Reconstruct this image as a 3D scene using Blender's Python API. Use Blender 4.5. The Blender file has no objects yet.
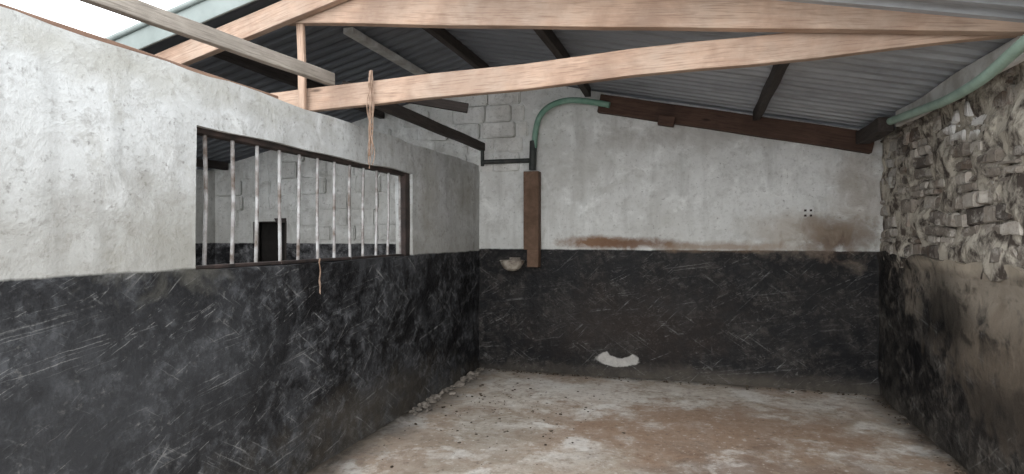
import bpy, bmesh, math, random
from mathutils import Vector, Matrix, noise as mnoise
random.seed(7)
scn = bpy.context.scene
scn.view_settings.view_transform = 'Standard'

# ------------------------------------------------------------ node helpers
class NT:
    def __init__(s, name):
        s.mat = bpy.data.materials.new(name); s.mat.use_nodes = True
        s.t = s.mat.node_tree; s.t.nodes.clear()
        s.out = s.t.nodes.new('ShaderNodeOutputMaterial')
        s.b = s.t.nodes.new('ShaderNodeBsdfPrincipled')
        s.t.links.new(s.b.outputs[0], s.out.inputs[0])
        s.b.inputs['Specular IOR Level'].default_value = 0.25
    def n(s, k): return s.t.nodes.new(k)
    def l(s, a, b):
        if hasattr(a, 'links') or hasattr(a, 'is_linked'): s.t.links.new(a, b)
        else:
            if isinstance(a, (tuple, list)) and len(a) == 3 and b.type == 'RGBA': a = (*a, 1)
            b.default_value = a
    def pos(s): return s.n('ShaderNodeNewGeometry').outputs['Position']
    def obj(s): return s.n('ShaderNodeTexCoord').outputs['Object']
    def vm(s, op, a, b=None):
        m = s.n('ShaderNodeVectorMath'); m.operation = op
        s.l(a, m.inputs[0])
        if b is not None: s.l(b, m.inputs[1])
        return m.outputs['Value'] if op in ('LENGTH', 'DOT_PRODUCT', 'DISTANCE') else m.outputs[0]
    def m(s, op, a, b=0.0, clamp=False):
        m = s.n('ShaderNodeMath'); m.operation = op; m.use_clamp = clamp
        s.l(a, m.inputs[0]); s.l(b, m.inputs[1]); return m.outputs[0]
    def noise(s, v, sc, det=6, ro=.6, dist=0.0):
        k = s.n('ShaderNodeTexNoise'); s.l(v, k.inputs['Vector'])
        k.inputs['Scale'].default_value = sc; k.inputs['Detail'].default_value = det
        k.inputs['Roughness'].default_value = ro; k.inputs['Distortion'].default_value = dist
        return k.outputs['Fac']
    def mr(s, v, a, b, c=0.0, d=1.0):
        k = s.n('ShaderNodeMapRange'); k.clamp = True
        s.l(v, k.inputs[0])
        for i, x in enumerate((a, b, c, d)): k.inputs[i+1].default_value = x
        return k.outputs[0]
    def mix(s, f, a, b, mode='MIX'):
        k = s.n('ShaderNodeMix'); k.data_type = 'RGBA'; k.blend_type = mode
        s.l(f, k.inputs[0]); s.l(a, k.inputs[6]); s.l(b, k.inputs[7]); return k.outputs[2]
    def sep(s, v):
        k = s.n('ShaderNodeSeparateXYZ'); s.l(v, k.inputs[0]); return k.outputs
    def comb(s, x, y, z):
        k = s.n('ShaderNodeCombineXYZ'); s.l(x, k.inputs[0]); s.l(y, k.inputs[1]); s.l(z, k.inputs[2]); return k.outputs[0]
    def bump(s, h, st=.4, d=.02, prev=None):
        k = s.n('ShaderNodeBump'); k.inputs['Strength'].default_value = st
        k.inputs['Distance'].default_value = d; s.l(h, k.inputs['Height'])
        if prev is not None: s.t.links.new(prev, k.inputs['Normal'])
        return k.outputs[0]
    def done(s, col, rough=.85, nrm=None, metal=0.0):
        s.l(col, s.b.inputs['Base Color']); s.l(rough, s.b.inputs['Roughness'])
        s.b.inputs['Metallic'].default_value = metal
        if nrm is not None: s.t.links.new(nrm, s.b.inputs['Normal'])
        return s.mat
    def blob(s, p, c, r, nz, k=.9, soft=.35):
        v = s.vm('SUBTRACT', p, c); v = s.vm('MULTIPLY', v, tuple(1/x for x in r))
        L = s.vm('LENGTH', v)
        L = s.m('ADD', L, s.m('MULTIPLY', s.m('SUBTRACT', nz, .5), k))
        return s.mr(L, 1.0, 1.0-soft, 0.0, 1.0)

def wall_mat(name, band, white=(.62, .63, .64), grey=(.38, .38, .37), black=(.008, .008, .009),
             scuff=.5, scuffcol=(.13, .13, .135), stains=(), cuts=(), dust=.5, greyamt=(.45, .72), scr=.5, patches=(), grime=.45, lowgrime=.4):
    s = NT(name); p = s.pos(); px, py, z = s.sep(p)[0:3]
    n1 = s.noise(p, 1.1, 8, .62, .3); n2 = s.noise(p, 5, 8, .65, .4); n3 = s.noise(p, 34, 5, .6)
    n4 = s.noise(s.vm('MULTIPLY', p, (5, 5, .7)), 1.6, 6, .6)
    n5 = s.noise(s.vm('MULTIPLY', p, (1.3, 1.3, 1.7)), 1.9, 9, .7, .6)
    n6 = s.noise(p, 13, 8, .75, .2)
    n7 = s.noise(s.vm('ADD', p, (7, 3, 11)), 2.7, 10, .78, .2)
    c = s.mix(s.mr(n1, greyamt[0], greyamt[1]), white, grey)
    c = s.mix(s.mr(n4, .50, .72, 0, .5), c, tuple(x*.7 for x in grey))
    c = s.mix(s.mr(n5, .53, .66, 0, grime), c, (.33, .32, .28))
    c = s.mix(s.mr(n7, .52, .64, 0, grime), c, (.34, .335, .32))
    c = s.mix(s.mr(n2, .55, .68, 0, .7), c, tuple(min(1, x*1.18) for x in white))
    c = s.mix(s.mr(n6, .53, .68, 0, grime*1.1), c, (.24, .23, .215))
    c = s.mix(s.mr(n3, .60, .72, 0, .6), c, (.15, .14, .13))
    zz = s.m('ADD', z, s.m('MULTIPLY', s.m('SUBTRACT', n2, .5), .035))
    c = s.mix(s.mr(s.m('ADD', z, s.m('MULTIPLY', s.m('SUBTRACT', n5, .5), 1.1)), band+.55, band, 0, lowgrime), c, (.23, .215, .18))
    # black paint
    b = s.mix(s.mr(n5, .47, .70, 0, scuff), black, scuffcol)
    b = s.mix(s.mr(n1, .52, .70, 0, scuff*.7), b, tuple(x*1.1 for x in scuffcol))
    b = s.mix(s.mr(n7, .49, .62, 0, scuff*.8), b, tuple(x*1.7 for x in scuffcol))
    b = s.mix(s.m('MULTIPLY', s.mr(n6, .48, .62, 0, scuff), s.mr(n5, .42, .58)), b, tuple(x*2.6 for x in scuffcol))
    for (cc, rr, col, st, k, so) in patches:
        msk = s.m('MULTIPLY', s.blob(p, cc, rr, n7, k, so), st)
        b = s.mix(msk, b, col)
    u = s.m('ADD', px, py)
    for (a1, a2, sl, sd, q, lo) in ((1.0, 26, 1.0, 0.0, n2, .62), (1.2, 34, -.7, 4.0, n5, .62), (.7, 46, .15, 9.0, n7, .61), (.7, 60, .5, 15.0, n6, .61)):
        A = s.m('ADD', u, s.m('MULTIPLY', z, sl)); B = s.m('SUBTRACT', s.m('MULTIPLY', u, sl), z)
        wob = s.m('MULTIPLY', s.m('SUBTRACT', n2, .5), .03)
        v = s.comb(s.m('MULTIPLY', A, a1/math.sqrt(1+sl*sl)), s.m('MULTIPLY', s.m('ADD', B, wob), a2/math.sqrt(1+sl*sl)), sd)
        sn = s.noise(v, 1.6, 3, .6)
        msk = s.m('MULTIPLY', s.m('MULTIPLY', s.mr(sn, lo, lo+.08, 0, scr), s.mr(q, .47, .58)), s.mr(n6, .36, .55))
        b = s.mix(msk, b, (.22, .22, .218))
    b = s.mix(s.m('MULTIPLY', s.mr(n3, .60, .72), s.mr(n5, .45, .62, 0, .6)), b, (.24, .235, .225))
    dz = s.m('ADD', z, s.m('MULTIPLY', s.m('SUBTRACT', n2, .5), .5))
    b = s.mix(s.mr(dz, .14, -.04, 0, dust), b, (.15, .13, .105))
    f = s.mr(zz, band-.006, band+.006)
    c = s.mix(f, b, c)
    for (cc, rr, col, st, k, so) in stains:
        pl = col[0] > .5
        msk = s.m('MULTIPLY', s.blob(p, cc, rr, n2, k, so), st)
        if cuts and pl:
            for (c2, r2) in cuts:
                msk = s.m('MULTIPLY', msk, s.m('SUBTRACT', 1.0, s.blob(p, c2, r2, n2, k, so)))
            col2 = s.mix(s.mr(n6, .42, .60), tuple(x*.75 for x in col), tuple(x*.95 for x in col))
            c = s.mix(msk, c, col2)
        else: c = s.mix(msk, c, col)
    nb = s.bump(n3, .35, .008); nb = s.bump(n6, .4, .012, nb); nb = s.bump(n2, .5, .03, nb)
    s.l(s.mr(f, 0, 1, .16, .2), s.b.inputs['Specular IOR Level'])
    return s.done(c, s.m('ADD', s.mr(f, 0, 1, .45, .85), s.mr(n5, .4, .6, 0, .15)), nb)

def wood_mat(name, c1, c2, c3, dirt=.4, rough=.75, grey=None):
    s = NT(name); o = s.obj()
    g = s.noise(s.vm('MULTIPLY', o, (.6, 9, 9)), 3.5, 8, .7, .6)
    g2 = s.noise(s.vm('MULTIPLY', o, (1.5, 30, 30)), 4, 4, .6)
    n = s.noise(o, 2.2, 8, .65, .3); nn = s.noise(o, 1.0, 8, .7)
    c = s.mix(s.mr(g, .35, .65), c1, c2)
    if grey: c = s.mix(s.mr(nn, .42, .62, 0, .8), c, grey)
    c = s.mix(s.mr(g2, .50, .66, 0, .6), c, c3)
    c = s.mix(s.mr(n, .45, .66, 0, dirt), c, c3)
    kn = s.n('ShaderNodeTexVoronoi'); s.l(s.vm('MULTIPLY', o, (1.3, 5, 5)), kn.inputs['Vector']); kn.inputs['Scale'].default_value = 1.6
    c = s.mix(s.mr(kn.outputs['Distance'], .13, .05, 0, .8), c, tuple(x*.35 for x in c3))
    return s.done(c, rough, s.bump(g2, .4, .004, s.bump(g, .5, .008)))

def plain(name, c1, c2, sc=12, rough=.7, metal=0.0, bump=.3, lo=.4, hi=.65):
    s = NT(name); o = s.obj(); n = s.noise(o, sc, 7, .65, .3); n2 = s.noise(o, sc*5, 4, .6)
    c = s.mix(s.mr(n, lo, hi), c1, c2)
    return s.done(c, rough, s.bump(n2, bump, .004, s.bump(n, bump, .01)), metal)

# ------------------------------------------------------------ mesh helpers
def newobj(name, bm, mat, parent=None, smooth=False):
    me = bpy.data.meshes.new(name); bm.to_mesh(me); bm.free()
    ob = bpy.data.objects.new(name, me); scn.collection.objects.link(ob)
    for m in (mat if isinstance(mat, (list, tuple)) else [mat]): me.materials.append(m)
    if smooth:
        for f in me.polygons: f.use_smooth = True
    if parent: ob.parent = parent
    return ob
def empty(name):
    e = bpy.data.objects.new(name, None); scn.collection.objects.link(e); e.empty_display_size = .1; return e
def add_box(bm, lo, hi):
    vs = [bm.verts.new((x, y, z)) for x in (lo[0], hi[0]) for y in (lo[1], hi[1]) for z in (lo[2], hi[2])]
    fs = [(0,1,3,2),(4,6,7,5),(0,4,5,1),(2,3,7,6),(0,2,6,4),(1,5,7,3)]
    return vs, [bm.faces.new([vs[i] for i in f]) for f in fs]
def jit(bm, amp, sc):
    for v in bm.verts:
        q = v.co*sc
        v.co += Vector((mnoise.noise(q), mnoise.noise(q+Vector((9, 3, 5))), mnoise.noise(q+Vector((2, 17, 8)))))*amp
def grid_box(bm, lo, hi, step=.12):
    n = [max(1, int(round((hi[i]-lo[i])/step))) for i in range(3)]
    def P(i, j, k): return Vector([lo[a]+(hi[a]-lo[a])*q/n[a] for a, q in enumerate((i, j, k))])
    cache = {}
    def V(i, j, k):
        if (i, j, k) not in cache: cache[(i, j, k)] = bm.verts.new(P(i, j, k))
        return cache[(i, j, k)]
    for ax in range(3):
        b, c = [(1, 2), (2, 0), (0, 1)][ax]
        for side in (0, n[ax]):
            for i in range(n[b]):
                for j in range(n[c]):
                    q = []
                    for (di, dj) in ((0, 0), (1, 0), (1, 1), (0, 1)):
                        idx = [0, 0, 0]; idx[ax] = side; idx[b] = i+di; idx[c] = j+dj
                        q.append(V(*idx))
                    if side == 0: q.reverse()
                    bm.faces.new(q)
def beam(name, p0, p1, w, h, mat, parent=None, roll=0, seg=14, wob=.006):
    p0 = Vector(p0); p1 = Vector(p1); d = p1-p0; L = d.length
    bm = bmesh.new(); grid_box(bm, (0, -w/2, -h/2), (L, w/2, h/2), max(L/seg, .05))
    off = Vector((random.random()*50, 3, 7))
    for v in bm.verts:
        v.co.y += mnoise.noise(Vector((v.co.x*1.3, 0, 0))+off)*wob*2
        v.co.z += mnoise.noise(Vector((v.co.x*1.3, 5, 0))+off)*wob*2
    ob = newobj(name, bm, mat, parent)
    x = d.normalized(); up = Vector((0, 0, 1))
    if abs(x.z) > .95: up = Vector((0, 1, 0))
    y = up.cross(x).normalized(); z = x.cross(y)
    M = Matrix((x, y, z)).transposed().to_4x4(); M.translation = p0
    ob.matrix_world = M @ Matrix.Rotation(roll, 4, 'X')
    b = ob.modifiers.new('b', 'BEVEL'); b.width = .006; b.segments = 2; b.limit_method = 'ANGLE'; b.angle_limit = .9
    return ob
def pipe(name, pts, r, mat, parent=None, smooth=True):
    cu = bpy.data.curves.new(name, 'CURVE'); cu.dimensions = '3D'; cu.bevel_depth = r; cu.bevel_resolution = 5; cu.use_fill_caps = True
    sp = cu.splines.new('NURBS' if smooth else 'POLY'); sp.points.add(len(pts)-1)
    for i, p in enumerate(pts): sp.points[i].co = (*p, 1)
    if smooth: sp.order_u = 3; sp.use_endpoint_u = True; sp.resolution_u = 8
    cu.materials.append(mat)
    ob = bpy.data.objects.new(name, cu); scn.collection.objects.link(ob)
    if parent: ob.parent = parent
    return ob

# ------------------------------------------------------------ dimensions
XL, XR, YB = -2.37, 1.67, 6.47
RX, RZ = -2.25, 3.35
def roofz(x): return RZ-.212*(x-RX) if x > RX else RZ-.24*(RX-x)

# ------------------------------------------------------------ materials
m_left = wall_mat('paint_left_wall', 1.345, white=(.575, .59, .59), grey=(.40, .405, .395), scuff=.7, scuffcol=(.048, .050, .054), scr=1.0, grime=.55, lowgrime=.55, dust=.35,
    stains=[((XL, 6.1, 2.0), (.5, .6, .40), (.27, .25, .20), .5, 2.2, .9), ((XL, 5.1, 1.9), (.5, .3, .5), (.30, .28, .23), .45, 2.2, .9),
            ((XL, 2.1, 2.25), (.5, 1.6, .12), (.34, .33, .28), .5, 2.2, .9), ((XL, 2.25, 1.5), (.5, .5, .3), (.26, .25, .21), .4, 2.4, .9)],
    patches=[((-2.37, 1.9, .75), (1, 1.3, .8), (.075, .078, .084), .5, 3.0, 1.0), ((-2.37, 4.0, .22), (1, 1.6, .25), (.12, .105, .085), .4, 3.0, .9)])
m_back = wall_mat('paint_back_wall', 1.365, white=(.73, .74, .73), grey=(.57, .57, .55), scuff=.45, scuffcol=(.036, .032, .029), scr=.6, greyamt=(.45, .8), grime=.32, lowgrime=.3, dust=.35,
    stains=[((-1.0, YB, 1.44), (.55, .5, .085), (.20, .11, .06), .95, 1.6, .6),
            ((-.55, YB, 1.43), (.55, .5, .08), (.17, .10, .065), .9, 1.6, .6),
            ((.2, YB, 1.40), (.9, .5, .07), (.26, .18, .12), .7, 1.5, .7),
            ((1.3, YB, 1.50), (.42, .5, .24), (.09, .055, .038), 1.0, 1.8, .7),
            ((1.5, YB, 1.85), (.3, .5, .7), (.30, .25, .20), .6, 2.0, .9),
            ((1.0, YB, 1.55), (.6, .5, .28), (.36, .30, .24), .6, 2.0, .9),
            ((-1.2, YB, 2.2), (.9, .5, .6), (.40, .39, .36), .5, 2.0, .9),
            ((.4, YB, 2.55), (1.6, .5, .2), (.32, .30, .27), .5, 1.8, .9),
            ((-.80, YB, .20), (.24, .3, .09), (.51, .49, .46), .92, .8, .12)],
    cuts=[((-.77, YB, .29), (.16, .3, .085))],
    patches=[((-.6, YB, .55), (1.3, 1, .5), (.030, .022, .018), .7, 2.6, .9), ((.3, YB, .06), (2.2, 1, .12), (.10, .086, .07), .4, 2.4, .8)])
m_right = wall_mat('render_right_wall', 1.60, white=(.40, .36, .31), grey=(.3, .27, .23), scuff=.6, scuffcol=(.07, .063, .056), dust=.3, scr=.7,
    stains=[((XR, 4.2, 1.16), (.4, 1.7, .36), (.35, .305, .25), .9, 3.2, .7), ((XR, 3.9, .75), (.4, 1.2, .45), (.19, .155, .12), .7, 3.4, .7),
            ((XR, 4.3, 1.32), (.4, 1.3, .07), (.48, .42, .34), .8, 1.2, .6), ((XR, 4.9, 1.0), (.4, .5, .28), (.022, .02, .018), .85, 3.0, .6),
            ((XR, 3.9, .5), (.4, .9, .2), (.03, .026, .023), .7, 3.0, .7)])
m_neigh = wall_mat('paint_neighbour', 1.42, white=(.76, .765, .75), grey=(.58, .57, .54), grime=.4)
m_wood = wood_mat('softwood_beam', (.43, .285, .205), (.52, .375, .285), (.21, .135, .098), .6, .75, (.40, .32, .26))
m_woodold = wood_mat('weathered_wood', (.28, .25, .22), (.38, .345, .30), (.14, .12, .10), .5)
m_plate = wood_mat('plate_wood', (.20, .12, .085), (.28, .18, .13), (.10, .06, .045), .5)
m_wooddark = wood_mat('dark_brown_wood', (.075, .042, .03), (.115, .068, .05), (.035, .02, .015), .5)
m_purlin = wood_mat('purlin_wood', (.045, .037, .034), (.08, .066, .06), (.02, .017, .016), .4)
m_whitewood = plain('white_painted_wood', (.66, .66, .64), (.42, .40, .37), 6)
m_bar = plain('galvanised_bar', (.38, .38, .38), (.11, .085, .07), 9, .55, .1)
m_frame = plain('dark_iron_frame', (.03, .026, .024), (.07, .05, .045), 8, .7, .2)
m_green = plain('green_pipe', (.15, .29, .22), (.24, .37, .30), 8, .45)
m_palegreen = plain('pale_green_hose', (.36, .50, .42), (.26, .36, .30), 6, .45)
m_blackpipe = plain('black_pipe', (.03, .035, .033), (.06, .06, .055), 8, .5)
m_box = plain('rusty_brown_boxing', (.095, .058, .038), (.16, .10, .07), 7, .8, 0, .4)
m_bowl = plain('stained_enamel', (.45, .41, .35), (.14, .11, .09), 10, .5, 0)
m_rope = plain('baler_twine', (.36, .26, .20), (.20, .13, .09), 20, .9)
m_dark = plain('doorway_shade', (.01, .009, .008), (.02, .018, .016), 4, .9)  # near-black colour painting the shade inside the doorway

# roof sheet
s = NT('fibre_roof_sheet'); p = s.pos(); X = s.sep(p)[0]
n = s.noise(p, 1.6, 7, .65, .4); n2 = s.noise(s.vm('MULTIPLY', p, (.8, 8, 1)), 2.2, 6, .6)
c = s.mix(s.mr(n, .35, .7), (.43, .45, .475), (.28, .295, .32))
c = s.mix(s.mr(n2, .5, .72, 0, .6), c, (.16, .15, .14))
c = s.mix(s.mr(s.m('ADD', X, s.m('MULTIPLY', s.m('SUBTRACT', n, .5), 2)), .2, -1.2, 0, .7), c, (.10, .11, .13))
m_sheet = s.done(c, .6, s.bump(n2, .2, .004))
m_flash = plain('grey_green_flashing', (.26, .295, .285), (.20, .23, .22), 3, .6)

# floor
s = NT('stained_concrete'); p = s.pos(); X, Y, Z = s.sep(p)[0:3]
n1 = s.noise(p, .9, 8, .65, .5); n2 = s.noise(p, 3.2, 9, .7, .6); n3 = s.noise(p, 22, 6, .65); n4 = s.noise(p, 80, 3, .6)
n5 = s.noise(p, 9, 8, .75, .3); n6 = s.noise(p, 1.9, 9, .72, .2)
c = s.mix(s.mr(n2, .42, .58), (.60, .55, .49), (.42, .36, .295))
c = s.mix(s.mr(n1, .46, .58, 0, .6), c, (.38, .275, .205))
c = s.mix(s.mr(n5, .50, .62, 0, .6), c, (.26, .20, .155))
c = s.mix(s.mr(n6, .52, .60, 0, .75), c, (.72, .69, .65))
st = s.m('MULTIPLY', s.blob(p, (.1, 4.9, 0), (1.7, .95, 1), n6, 3.2, .6), .8)
c = s.mix(st, c, (.28, .18, .12))
c = s.mix(s.m('MULTIPLY', s.blob(p, (.5, 3.9, 0), (1.2, .7, 1), n2, 3.4, .6), .75), c, (.19, .125, .088))
c = s.mix(s.m('MULTIPLY', s.blob(p, (-1.0, 5.7, 0), (1.0, .5, 1), n5, 3.0, .8), .6), c, (.74, .715, .67))
c = s.mix(s.m('MULTIPLY', s.blob(p, (-1.5, 4.2, 0), (.6, 1.0, 1), n6, 3.0, .8), .5), c, (.27, .23, .185))
c = s.mix(s.mr(n3, .56, .70, 0, .7), c, (.12, .09, .07))
c = s.mix(s.mr(n3, .42, .30, 0, .6), c, (.76, .74, .70))
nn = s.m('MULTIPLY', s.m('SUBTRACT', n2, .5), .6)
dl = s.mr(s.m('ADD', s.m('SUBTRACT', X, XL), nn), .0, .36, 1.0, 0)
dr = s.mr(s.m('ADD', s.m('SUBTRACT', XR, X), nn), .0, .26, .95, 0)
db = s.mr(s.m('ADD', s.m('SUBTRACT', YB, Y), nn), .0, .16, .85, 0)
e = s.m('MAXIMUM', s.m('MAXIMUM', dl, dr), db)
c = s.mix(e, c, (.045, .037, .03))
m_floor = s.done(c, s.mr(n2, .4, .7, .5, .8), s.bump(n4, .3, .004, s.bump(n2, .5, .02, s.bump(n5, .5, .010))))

# stone
s = NT('slate_rubble'); p = s.pos()
at = s.n('ShaderNodeAttribute'); at.attribute_name = 'tone'; tf = at.outputs['Fac']
n2 = s.noise(s.vm('MULTIPLY', p, (1, 1, 1.5)), 9, 8, .7, .5); n3 = s.noise(p, 45, 5, .65); n1 = s.noise(p, 2.6, 6, .65, .3)
n4 = s.noise(s.vm('ADD', p, (3, 8, 1)), 4.0, 9, .75, .3)
c = s.mix(s.mr(tf, 0, .5), (.10, .085, .075), (.27, .235, .20))
c = s.mix(s.mr(tf, .5, 1), c, (.50, .46, .41))
c = s.mix(s.mr(n2, .50, .66, 0, .7), c, (.58, .55, .50))
c = s.mix(s.mr(n1, .54, .66, 0, .5), c, (.19, .11, .07))
c = s.mix(s.mr(n4, .55, .64, 0, .75), c, (.60, .565, .50))
c = s.mix(s.mr(n3, .56, .70, 0, .6), c, (.065, .055, .05))
c = s.mix(s.blob(p, (XR, 4.6, 2.26), (.4, .36, .12), n2, 1.4, .3), c, (.76, .75, .73))
c = s.mix(s.m('MULTIPLY', s.blob(p, (XR, 6.2, 2.0), (.4, .35, .6), n2, 1.8, .6), .6), c, (.60, .58, .55))
m_stone = s.done(c, .9, s.bump(n3, .6, .008, s.bump(n2, .7, .02)))
s = NT('old_mortar'); p = s.pos(); n = s.noise(p, 7, 8, .7, .3); n3 = s.noise(p, 50, 5, .6)
c = s.mix(s.mr(n, .44, .60), (.50, .46, .39), (.07, .056, .048))
m_mortar = s.done(c, .95, s.bump(n, .8, .02, s.bump(n3, .5, .006)))

# ------------------------------------------------------------ room shell
bm = bmesh.new(); grid_box(bm, (-6.4, -5, -.12), (3.5, 6.75, 0), .25)
for v in bm.verts:
    if v.co.z > -.05: v.co.z += mnoise.noise(v.co*1.1)*.012
newobj('floor', bm, m_floor, smooth=False)

WT = .16; WH = 2.32; WY0, WY1, WZ0, WZ1 = 2.39, 4.765, 1.335, 2.06
bm = bmesh.new()
x0, x1 = XL-WT, XL
grid_box(bm, (x0, -1.7, -.05), (x1, YB+.05, WZ0), .13)
grid_box(bm, (x0, -1.7, WZ0), (x1, WY0, WZ1), .13)
grid_box(bm, (x0, WY1, WZ0), (x1, YB+.05, WZ1), .13)
grid_box(bm, (x0, -1.7, WZ1), (x1, YB+.05, WH), .13)
jit(bm, .014, 2.3)
for v in bm.verts:
    if v.co.z > WH-.04: v.co.z += mnoise.noise(v.co*3.7)*.018
newobj('wall_left', bm, m_left)

def gable_piece(bm, xa, xb, za, y0, y1):
    n = max(1, int((xb-xa)/.15)); cols = []
    for i in range(n+1):
        x = xa+(xb-xa)*i/n; zt = roofz(x)-.02
        m = 16; cols.append([(x, za+(zt-za)*j/m) for j in range(m+1)])
    F = [[bm.verts.new((x, y0, z)) for x, z in cc] for cc in cols]
    B = [[bm.verts.new((x, y1, z)) for x, z in cc] for cc in cols]
    for i in range(n):
        for j in range(16):
            bm.faces.new((F[i][j], F[i+1][j], F[i+1][j+1], F[i][j+1]))
            bm.faces.new((B[i][j], B[i][j+1], B[i+1][j+1], B[i+1][j]))
        bm.faces.new((F[i][16], F[i+1][16], B[i+1][16], B[i][16]))
        bm.faces.new((F[i][0], B[i][0], B[i+1][0], F[i+1][0]))
    for i, fl in ((0, 0), (n, 1)):
        for j in range(16):
            q = [F[i][j], F[i][j+1], B[i][j+1], B[i][j]]
            if fl: q.reverse()
            bm.faces.new(q)
bm = bmesh.new()
gable_piece(bm, -2.45, 1.9, -.05, YB, YB+.25)
jit(bm, .014, 2.1)
wall_back = newobj('wall_back', bm, m_back)
bm = bmesh.new()
DX0, DX1 = -5.50, -4.98
gable_piece(bm, -6.3, DX0, -.05, YB, YB+.25)
gable_piece(bm, DX1, -2.45, -.05, YB, YB+.25)
gable_piece(bm, DX0, DX1, 1.70, YB, YB+.25)
jit(bm, .014, 2.1)
wall_bn = newobj('wall_back_neighbour', bm, m_neigh)
bm = bmesh.new(); z = 1.46; row = 0
while z < 3.2:
    h = .17+random.random()*.04; x = -6.05-(row % 2)*.0
    while x < -1.85:
        w = .3+random.random()*.15
        xe = min(x+w, -1.82+random.uniform(-.05, .05))
        if xe-x > .08 and z+h < min(roofz(x), roofz(xe))-.03 and not (xe > DX0-.02 and x < DX1+.02 and z < 1.7) and (z > 2.17 or xe < -2.6):
            d = random.uniform(.012, .055)
            vs, fs = add_box(bm, (x+.006, YB-d, z+.006), (xe-.006, YB+.03, z+h-.006))
            for v in vs:
                v.co += Vector((random.uniform(-.008, .008), random.uniform(-.008, .008), random.uniform(-.008, .008)))
        x += w
    z += h; row += 1
bmesh.ops.bevel(bm, geom=bm.edges[:], offset=.012, segments=2, affect='EDGES')
newobj('painted_blockwork', bm, m_neigh, wall_bn)
dr = empty('door_1')
beam('lintel', (DX0, YB+.05, 1.72), (DX1, YB+.05, 1.72), .1, .06, m_purlin, dr)
beam('jamb_1', (DX0+.02, YB+.05, 0), (DX0+.02, YB+.05, 1.69), .05, .06, m_purlin, dr)
beam('jamb_2', (DX1-.02, YB+.05, 0), (DX1-.02, YB+.05, 1.69), .05, .06, m_purlin, dr)
for i in range(4):  # panels close the opening; the doorway's shade is put into their colour
    beam('shade_panel_%d' % (i+1), (DX0+.06+i*.133, YB+.14, .02), (DX0+.06+i*.133, YB+.14, 1.78), .138, .03, m_dark, dr)

bm = bmesh.new(); grid_box(bm, (-6.3, -1.7, -.05), (-6.1, YB+.02, 2.36), .2); jit(bm, .014, 2.1); newobj('wall_left_neighbour', bm, m_neigh)

# right wall: rendered base + rubble above
bm = bmesh.new(); grid_box(bm, (XR, -1.7, -.05), (XR+.35, YB+.05, 1.33), .09)
jit(bm, .018, 2.6)
for v in bm.verts:
    if v.co.z > 1.25:
        v.co.z += .07*mnoise.noise(v.co*3.1)+.015
        if v.co.x < XR+.05: v.co.x -= .03+.03*mnoise.noise(v.co*4)
wall_right = newobj('wall_right', bm, m_right)
bm = bmesh.new(); grid_box(bm, (XR+.018, -1.7, 1.25), (XR+.35, YB+.05, 2.46), .05); jit(bm, .06, 4); jit(bm, .018, 16)
newobj('mortar_core', bm, m_mortar, wall_right)
bm = bmesh.new(); lay = bm.faces.layers.float.new('tone')
z = 1.34
while z < 2.44:
    h = random.choice([.025, .03, .04, .05, .065, .085, .11])
    if z+h > 2.47: h = 2.47-z
    y = 2.6-random.random()*.2
    while y < YB-.01:
        w = random.uniform(.07, .24) if h > .04 else random.uniform(.10, .32)
        ye = min(y+w, YB)
        bulge = .03*mnoise.noise(Vector((y*1.9, z*2.4, 3)))
        d = random.uniform(-.03, .022)+bulge
        hole = ((y-3.95)/.16)**2+((z-2.12)/.12)**2 < 1 or random.random() < .04
        if not hole:
            hh = h*random.uniform(.75, .98)
            vs, fs = add_box(bm, (XR+.01-d, y+.005, z+.003), (XR+.14, ye-.005, z+hh))
            for v in vs:
                v.co.z += random.uniform(-.008, .008); v.co.x += random.uniform(-.008, .008); v.co.y += random.uniform(-.016, .016)
            t = random.random()
            for f in fs: f[lay] = t
        y += w
    z += h
bmesh.ops.bevel(bm, geom=bm.edges[:], offset=.007, segments=2, affect='EDGES')
bmesh.ops.subdivide_edges(bm, edges=[e for e in bm.edges if e.calc_length() > .05], cuts=2, use_grid_fill=True)
for v in bm.verts:
    v.co.z += .035*mnoise.noise(Vector((v.co.y*1.6, v.co.z*1.2, 4)))*min(1, (v.co.z-1.3)*4)*min(1, max(0, (2.5-v.co.z)*4))
jit(bm, .010, 11); jit(bm, .006, 24)
newobj('stone_masonry', bm, m_stone, wall_right)

# ------------------------------------------------------------ barred window
win = empty('window_1')
xm = XL-.055
for i in range(12):
    y = 2.50+.194*i
    pipe('bar_%d' % (i+1), [(xm+random.uniform(-.006, .006), y+random.uniform(-.012, .012), WZ0-.0), (xm+random.uniform(-.005, .005), y+random.uniform(-.01, .01), (WZ0+WZ1)/2), (xm, y, WZ1)], .0105, m_bar, win, False)
beam('top_rail', (xm-.01, WY0, WZ1-.015), (xm-.01, WY1, WZ1-.015), .07, .035, m_frame, win, wob=.001)
beam('bottom_rail', (xm-.01, WY0, WZ0+.008), (xm-.01, WY1, WZ0+.008), .05, .022, m_frame, win, wob=.001)
beam('side_rail_1', (xm-.01, WY0+.012, WZ0), (xm-.01, WY0+.012, WZ1), .03, .06, m_frame, win, wob=.001)
beam('side_rail_2', (xm, WY1-.03, WZ0), (xm, WY1-.03, WZ1), .06, .10, m_frame, win, wob=.001)

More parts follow.
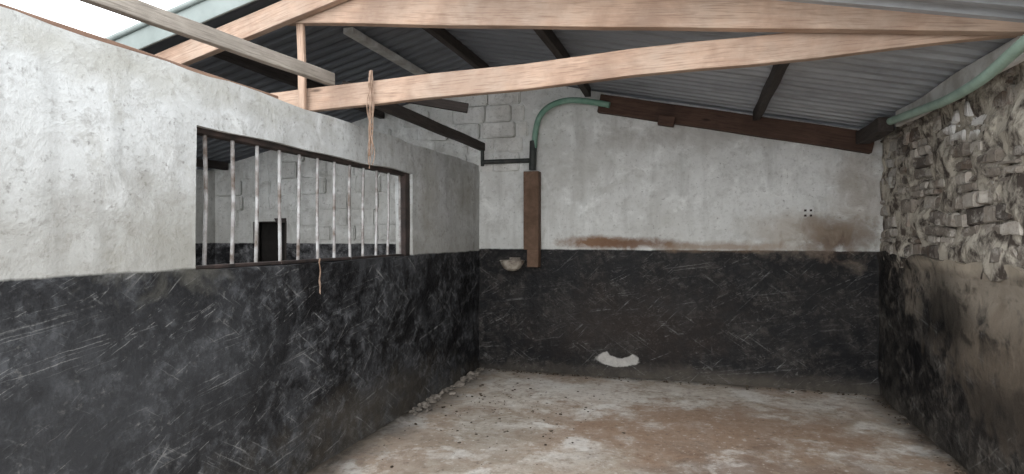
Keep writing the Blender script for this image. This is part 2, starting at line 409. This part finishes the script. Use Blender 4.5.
# ------------------------------------------------------------ roof sheets
def corrug(name, xa, xb, y0, y1, nx=8):
    bm = bmesh.new(); pitch = .146; prof = []
    y = y0
    while y < y1:
        for f, hgt in ((0, 0), (.38, 0), (.5, .03), (.88, .03)):
            if y+f*pitch <= y1: prof.append((y+f*pitch, hgt))
        y += pitch
    T = .006
    top = [[None]*len(prof) for _ in range(nx+1)]; bot = [[None]*len(prof) for _ in range(nx+1)]
    for i in range(nx+1):
        x = xa+(xb-xa)*i/nx
        for j, (yy, hh) in enumerate(prof):
            zz = roofz(x)+hh+.004*mnoise.noise(Vector((x, yy, 0)))
            bot[i][j] = bm.verts.new((x, yy, zz)); top[i][j] = bm.verts.new((x, yy, zz+T))
    for i in range(nx):
        for j in range(len(prof)-1):
            bm.faces.new((bot[i][j], bot[i][j+1], bot[i+1][j+1], bot[i+1][j]))
            bm.faces.new((top[i][j], top[i+1][j], top[i+1][j+1], top[i][j+1]))
    for j in range(len(prof)-1):
        for i in (0, nx): bm.faces.new((bot[i][j], bot[i][j+1], top[i][j+1], top[i][j]))
    for i in range(nx):
        for j in (0, len(prof)-1): bm.faces.new((bot[i][j], bot[i+1][j], top[i+1][j], top[i][j]))
    bmesh.ops.recalc_face_normals(bm, faces=bm.faces)
    return newobj(name, bm, m_sheet)
YF = 3.42
corrug('ceiling_roof_sheet', RX, 2.05, 3.05, 6.85)
corrug('ceiling_roof_sheet.001', -6.6, RX, YF, 6.85)
beam('barge_flashing', (-6.5, YF-.01, roofz(-6.5)+.0), (RX, YF-.01, RZ+.0), .02, .16, m_flash)
pipe('gutter_edge', [(-6.5, YF-.03, roofz(-6.5)+.08), (RX, YF-.03, RZ+.08)], .02, m_flash, None, False)

# ------------------------------------------------------------ truss
tr = empty('roof_truss')
beam('top_rafter', (-2.75, 3.57, 3.095), (1.75, 3.57, 2.58), .07, .20, m_wood, tr)
beam('tie_beam', (-3.05, 3.66, 2.455), (1.66, 3.66, 2.60), .06, .16, m_wood, tr)
beam('left_rafter', (-6.2, 3.52, 2.21), (-2.05, 3.49, 3.20), .06, .15, m_wood, tr)
beam('post', (-2.63, 3.585, 2.36), (-2.63, 3.57, 3.0), .055, .03, m_wood, tr)
beam('roof_brace_plank', (-2.66, 1.0, 2.57), (-2.36, 3.55, 2.57), .05, .085, m_woodold)
beam('wall_plate_timber', (-2.49, -1.6, 2.345), (-2.49, 3.1, 2.345), .08, .04, m_plate)
beam('wall_top_beam', (-2.32, 3.70, 2.53), (-2.32, YB-.02, 2.525), .06, .09, m_purlin)
beam('stub_beam', (-2.9, 4.5, 2.8), (-1.9, 4.9, 2.62), .05, .08, m_purlin)
for x in (.573, -1.09, -2.12, -3.6, -4.8, -5.9):
    beam('roof_purlin', (x, 3.70, roofz(x)-.055), (x, YB-.11 if x > -1.3 else YB-.03, roofz(x)-.055), .065, .10, m_purlin)
beam('roof_purlin_painted', (-2.72, 4.3, roofz(-2.72)-.045), (-2.72, 6.3, roofz(-2.72)-.045), .09, .05, m_whitewood)
beam('end_rafter', (-.98, YB-.07, roofz(-.98)-.155), (1.60, YB-.07, roofz(1.60)-.155), .09, .19, m_wooddark)
beam('bracket_block', (-.36, YB-.17, 2.70), (-.20, YB-.17, 2.67), .07, .10, m_wooddark)
beam('eaves_board', (1.58, 3.0, 2.46), (1.58, 5.6, 2.46), .035, .13, m_whitewood)
beam('eaves_purlin', (1.50, 5.62, 2.43), (1.50, YB-.13, 2.43), .12, .12, m_purlin)
pipe('green_hose', [(1.47, 2.9, 2.47), (1.47, 3.4, 2.41), (1.49, 3.85, 2.35), (1.5, 4.4, 2.35), (1.5, 4.9, 2.39), (1.5, 5.5, 2.43)], .030, m_palegreen)
pl = empty('water_pipe')
pipe('green_bend', [(-1.70, 6.40, 2.48), (-1.69, 6.39, 2.70), (-1.60, 6.36, 2.88), (-1.40, 6.34, 2.97), (-1.15, 6.32, 2.96), (-.86, 6.30, 2.88)], .032, m_green, pl)
pipe('riser', [(-1.72, 6.40, 2.24), (-1.71, 6.40, 2.56)], .040, m_blackpipe, pl, False)
pipe('branch', [(-2.30, 6.38, 2.345), (-1.74, 6.40, 2.345)], .026, m_blackpipe, pl, False)
pipe('branch_drop', [(-2.30, 6.38, 2.48), (-2.30, 6.38, 2.30)], .02, m_blackpipe, pl, False)
bx = empty('pipe_boxing')
beam('upper_box', (-1.72, YB-.08, 1.36), (-1.72, YB-.08, 2.22), .17, .12, m_box, bx, wob=.002)
beam('lower_box', (-1.70, YB-.085, 1.17), (-1.70, YB-.085, 1.36), .13, .11, m_box, bx, wob=.002)
bm = bmesh.new()
prof = [(.0, -.075), (.05, -.07), (.09, -.045), (.12, 0), (.135, .035), (.14, .04), (.132, .045), (.118, .035), (.10, .0), (.07, -.03), (0, -.045)]
vs = [bm.verts.new((r, 0, z)) for r, z in prof]
es = [bm.edges.new((vs[i], vs[i+1])) for i in range(len(vs)-1)]
bmesh.ops.spin(bm, geom=vs+es, cent=(0, 0, 0), axis=(0, 0, 1), angle=2*math.pi, steps=32)
bmesh.ops.remove_doubles(bm, verts=bm.verts, dist=.0005)
add_box(bm, (-.06, .10, -.05), (.06, .145, .07))
bmesh.ops.recalc_face_normals(bm, faces=bm.faces)
bo = newobj('drinking_bowl', bm, m_bowl, smooth=False); bo.location = (-1.93, YB-.155, 1.20)
bm = bmesh.new()
for dx in (0, .05):
    for dz in (0, .05): add_box(bm, (1.02+dx, YB-.012, 1.70+dz), (1.04+dx, YB+.0, 1.72+dz))
newobj('wall_fixing_bolts', bm, m_frame, wall_back)

# ------------------------------------------------------------ twine
def twine(name, x, y, z0, z1, n=5, spread=.012, fray=.15, r=.0028):
    cu = bpy.data.curves.new(name, 'CURVE'); cu.dimensions = '3D'; cu.bevel_depth = r; cu.bevel_resolution = 2
    for k in range(n):
        sp = cu.splines.new('POLY'); N = 30; ze = z1+random.uniform(0, fray)*(z0-z1); sp.points.add(N-1); ph = random.random()*6
        for i in range(N):
            t = i/(N-1); a = ph+t*5
            sp.points[i].co = (x+math.cos(a)*spread*(1+t*.4)+mnoise.noise(Vector((t*4, k*.3, 1)))*spread*2, y+math.sin(a)*spread+mnoise.noise(Vector((t*4, k*.3, 9)))*spread*2, z0+(ze-z0)*t, 1)
    cu.materials.append(m_rope)
    ob = bpy.data.objects.new(name, cu); scn.collection.objects.link(ob); return ob
twine('hanging_twine', -2.09, 3.585, 2.62, 1.95, 10, .010, .4, .003)
twine('hanging_twine', -2.345, 3.38, 1.36, 1.04, 3, .003, .4, .002)

# ------------------------------------------------------------ floor debris
def lumps(name, pts, mat):
    bm = bmesh.new()
    for (x, y, r) in pts:
        g = bmesh.ops.create_icosphere(bm, subdivisions=1, radius=r)
        sx, sy, sz = random.uniform(.7, 1.6), random.uniform(.7, 1.4), random.uniform(.35, .7)
        for v in g['verts']:
            v.co = Vector((v.co.x*sx, v.co.y*sy, v.co.z*sz))*random.uniform(.7, 1.25)+Vector((x, y, r*sz*.6))
    return newobj(name, bm, mat)
pts = []
for _ in range(260):
    x = random.gauss(-1.6, .45); y = random.gauss(5.0, .7)
    if XL+.05 < x < XR-.05 and y < YB-.05: pts.append((x, y, random.choice([.004, .005, .006, .007, .008, .012])))
for _ in range(140): pts.append((random.uniform(XL+.02, XR-.1), YB-abs(random.gauss(.02, .05))-.03, random.uniform(.004, .014)))
for _ in range(70): pts.append((XR-.03-abs(random.gauss(0, .05)), random.uniform(2.5, 6.3), random.uniform(.005, .012)))
lumps('floor_debris', pts, plain('dried_dirt', (.055, .04, .03), (.11, .085, .06), 20, .95))
pts = [(XL+.03+abs(random.gauss(0, .05)), random.uniform(4.6, 6.4), random.uniform(.008, .035)) for _ in range(110)]
pts += [(XL+.06+abs(random.gauss(0, .04)), random.gauss(5.9, .12), random.uniform(.03, .06)) for _ in range(8)]
lumps('plaster_rubble', pts, plain('rubble', (.24, .21, .18), (.05, .045, .04), 9, .95))

# ------------------------------------------------------------ light
w = bpy.data.worlds.new('overcast'); scn.world = w; w.use_nodes = True
nt = w.node_tree; bg = nt.nodes['Background']; bg.inputs[0].default_value = (.94, .97, 1.0, 1); bg.inputs[1].default_value = 2.9
sd = bpy.data.lights.new('added_fill_sun', 'SUN'); sd.energy = 2.0; sd.angle = math.radians(70); sd.color = (1, .995, .98)  # added soft fill for the overcast sky, brightens back wall and interior
so = bpy.data.objects.new('added_fill_sun', sd); scn.collection.objects.link(so)
so.rotation_euler = Vector((-.12, 1, -.40)).to_track_quat('-Z', 'Y').to_euler(); so.location = (0, -4, 5)

cam = bpy.data.cameras.new('camera'); co = bpy.data.objects.new('camera', cam); scn.collection.objects.link(co)
cam.sensor_width = 36; cam.lens = 36*600/1024; cam.clip_start = .02
co.location = (0, 0, 1.5); co.rotation_euler = (math.radians(90), 0, math.radians(17))
scn.camera = co
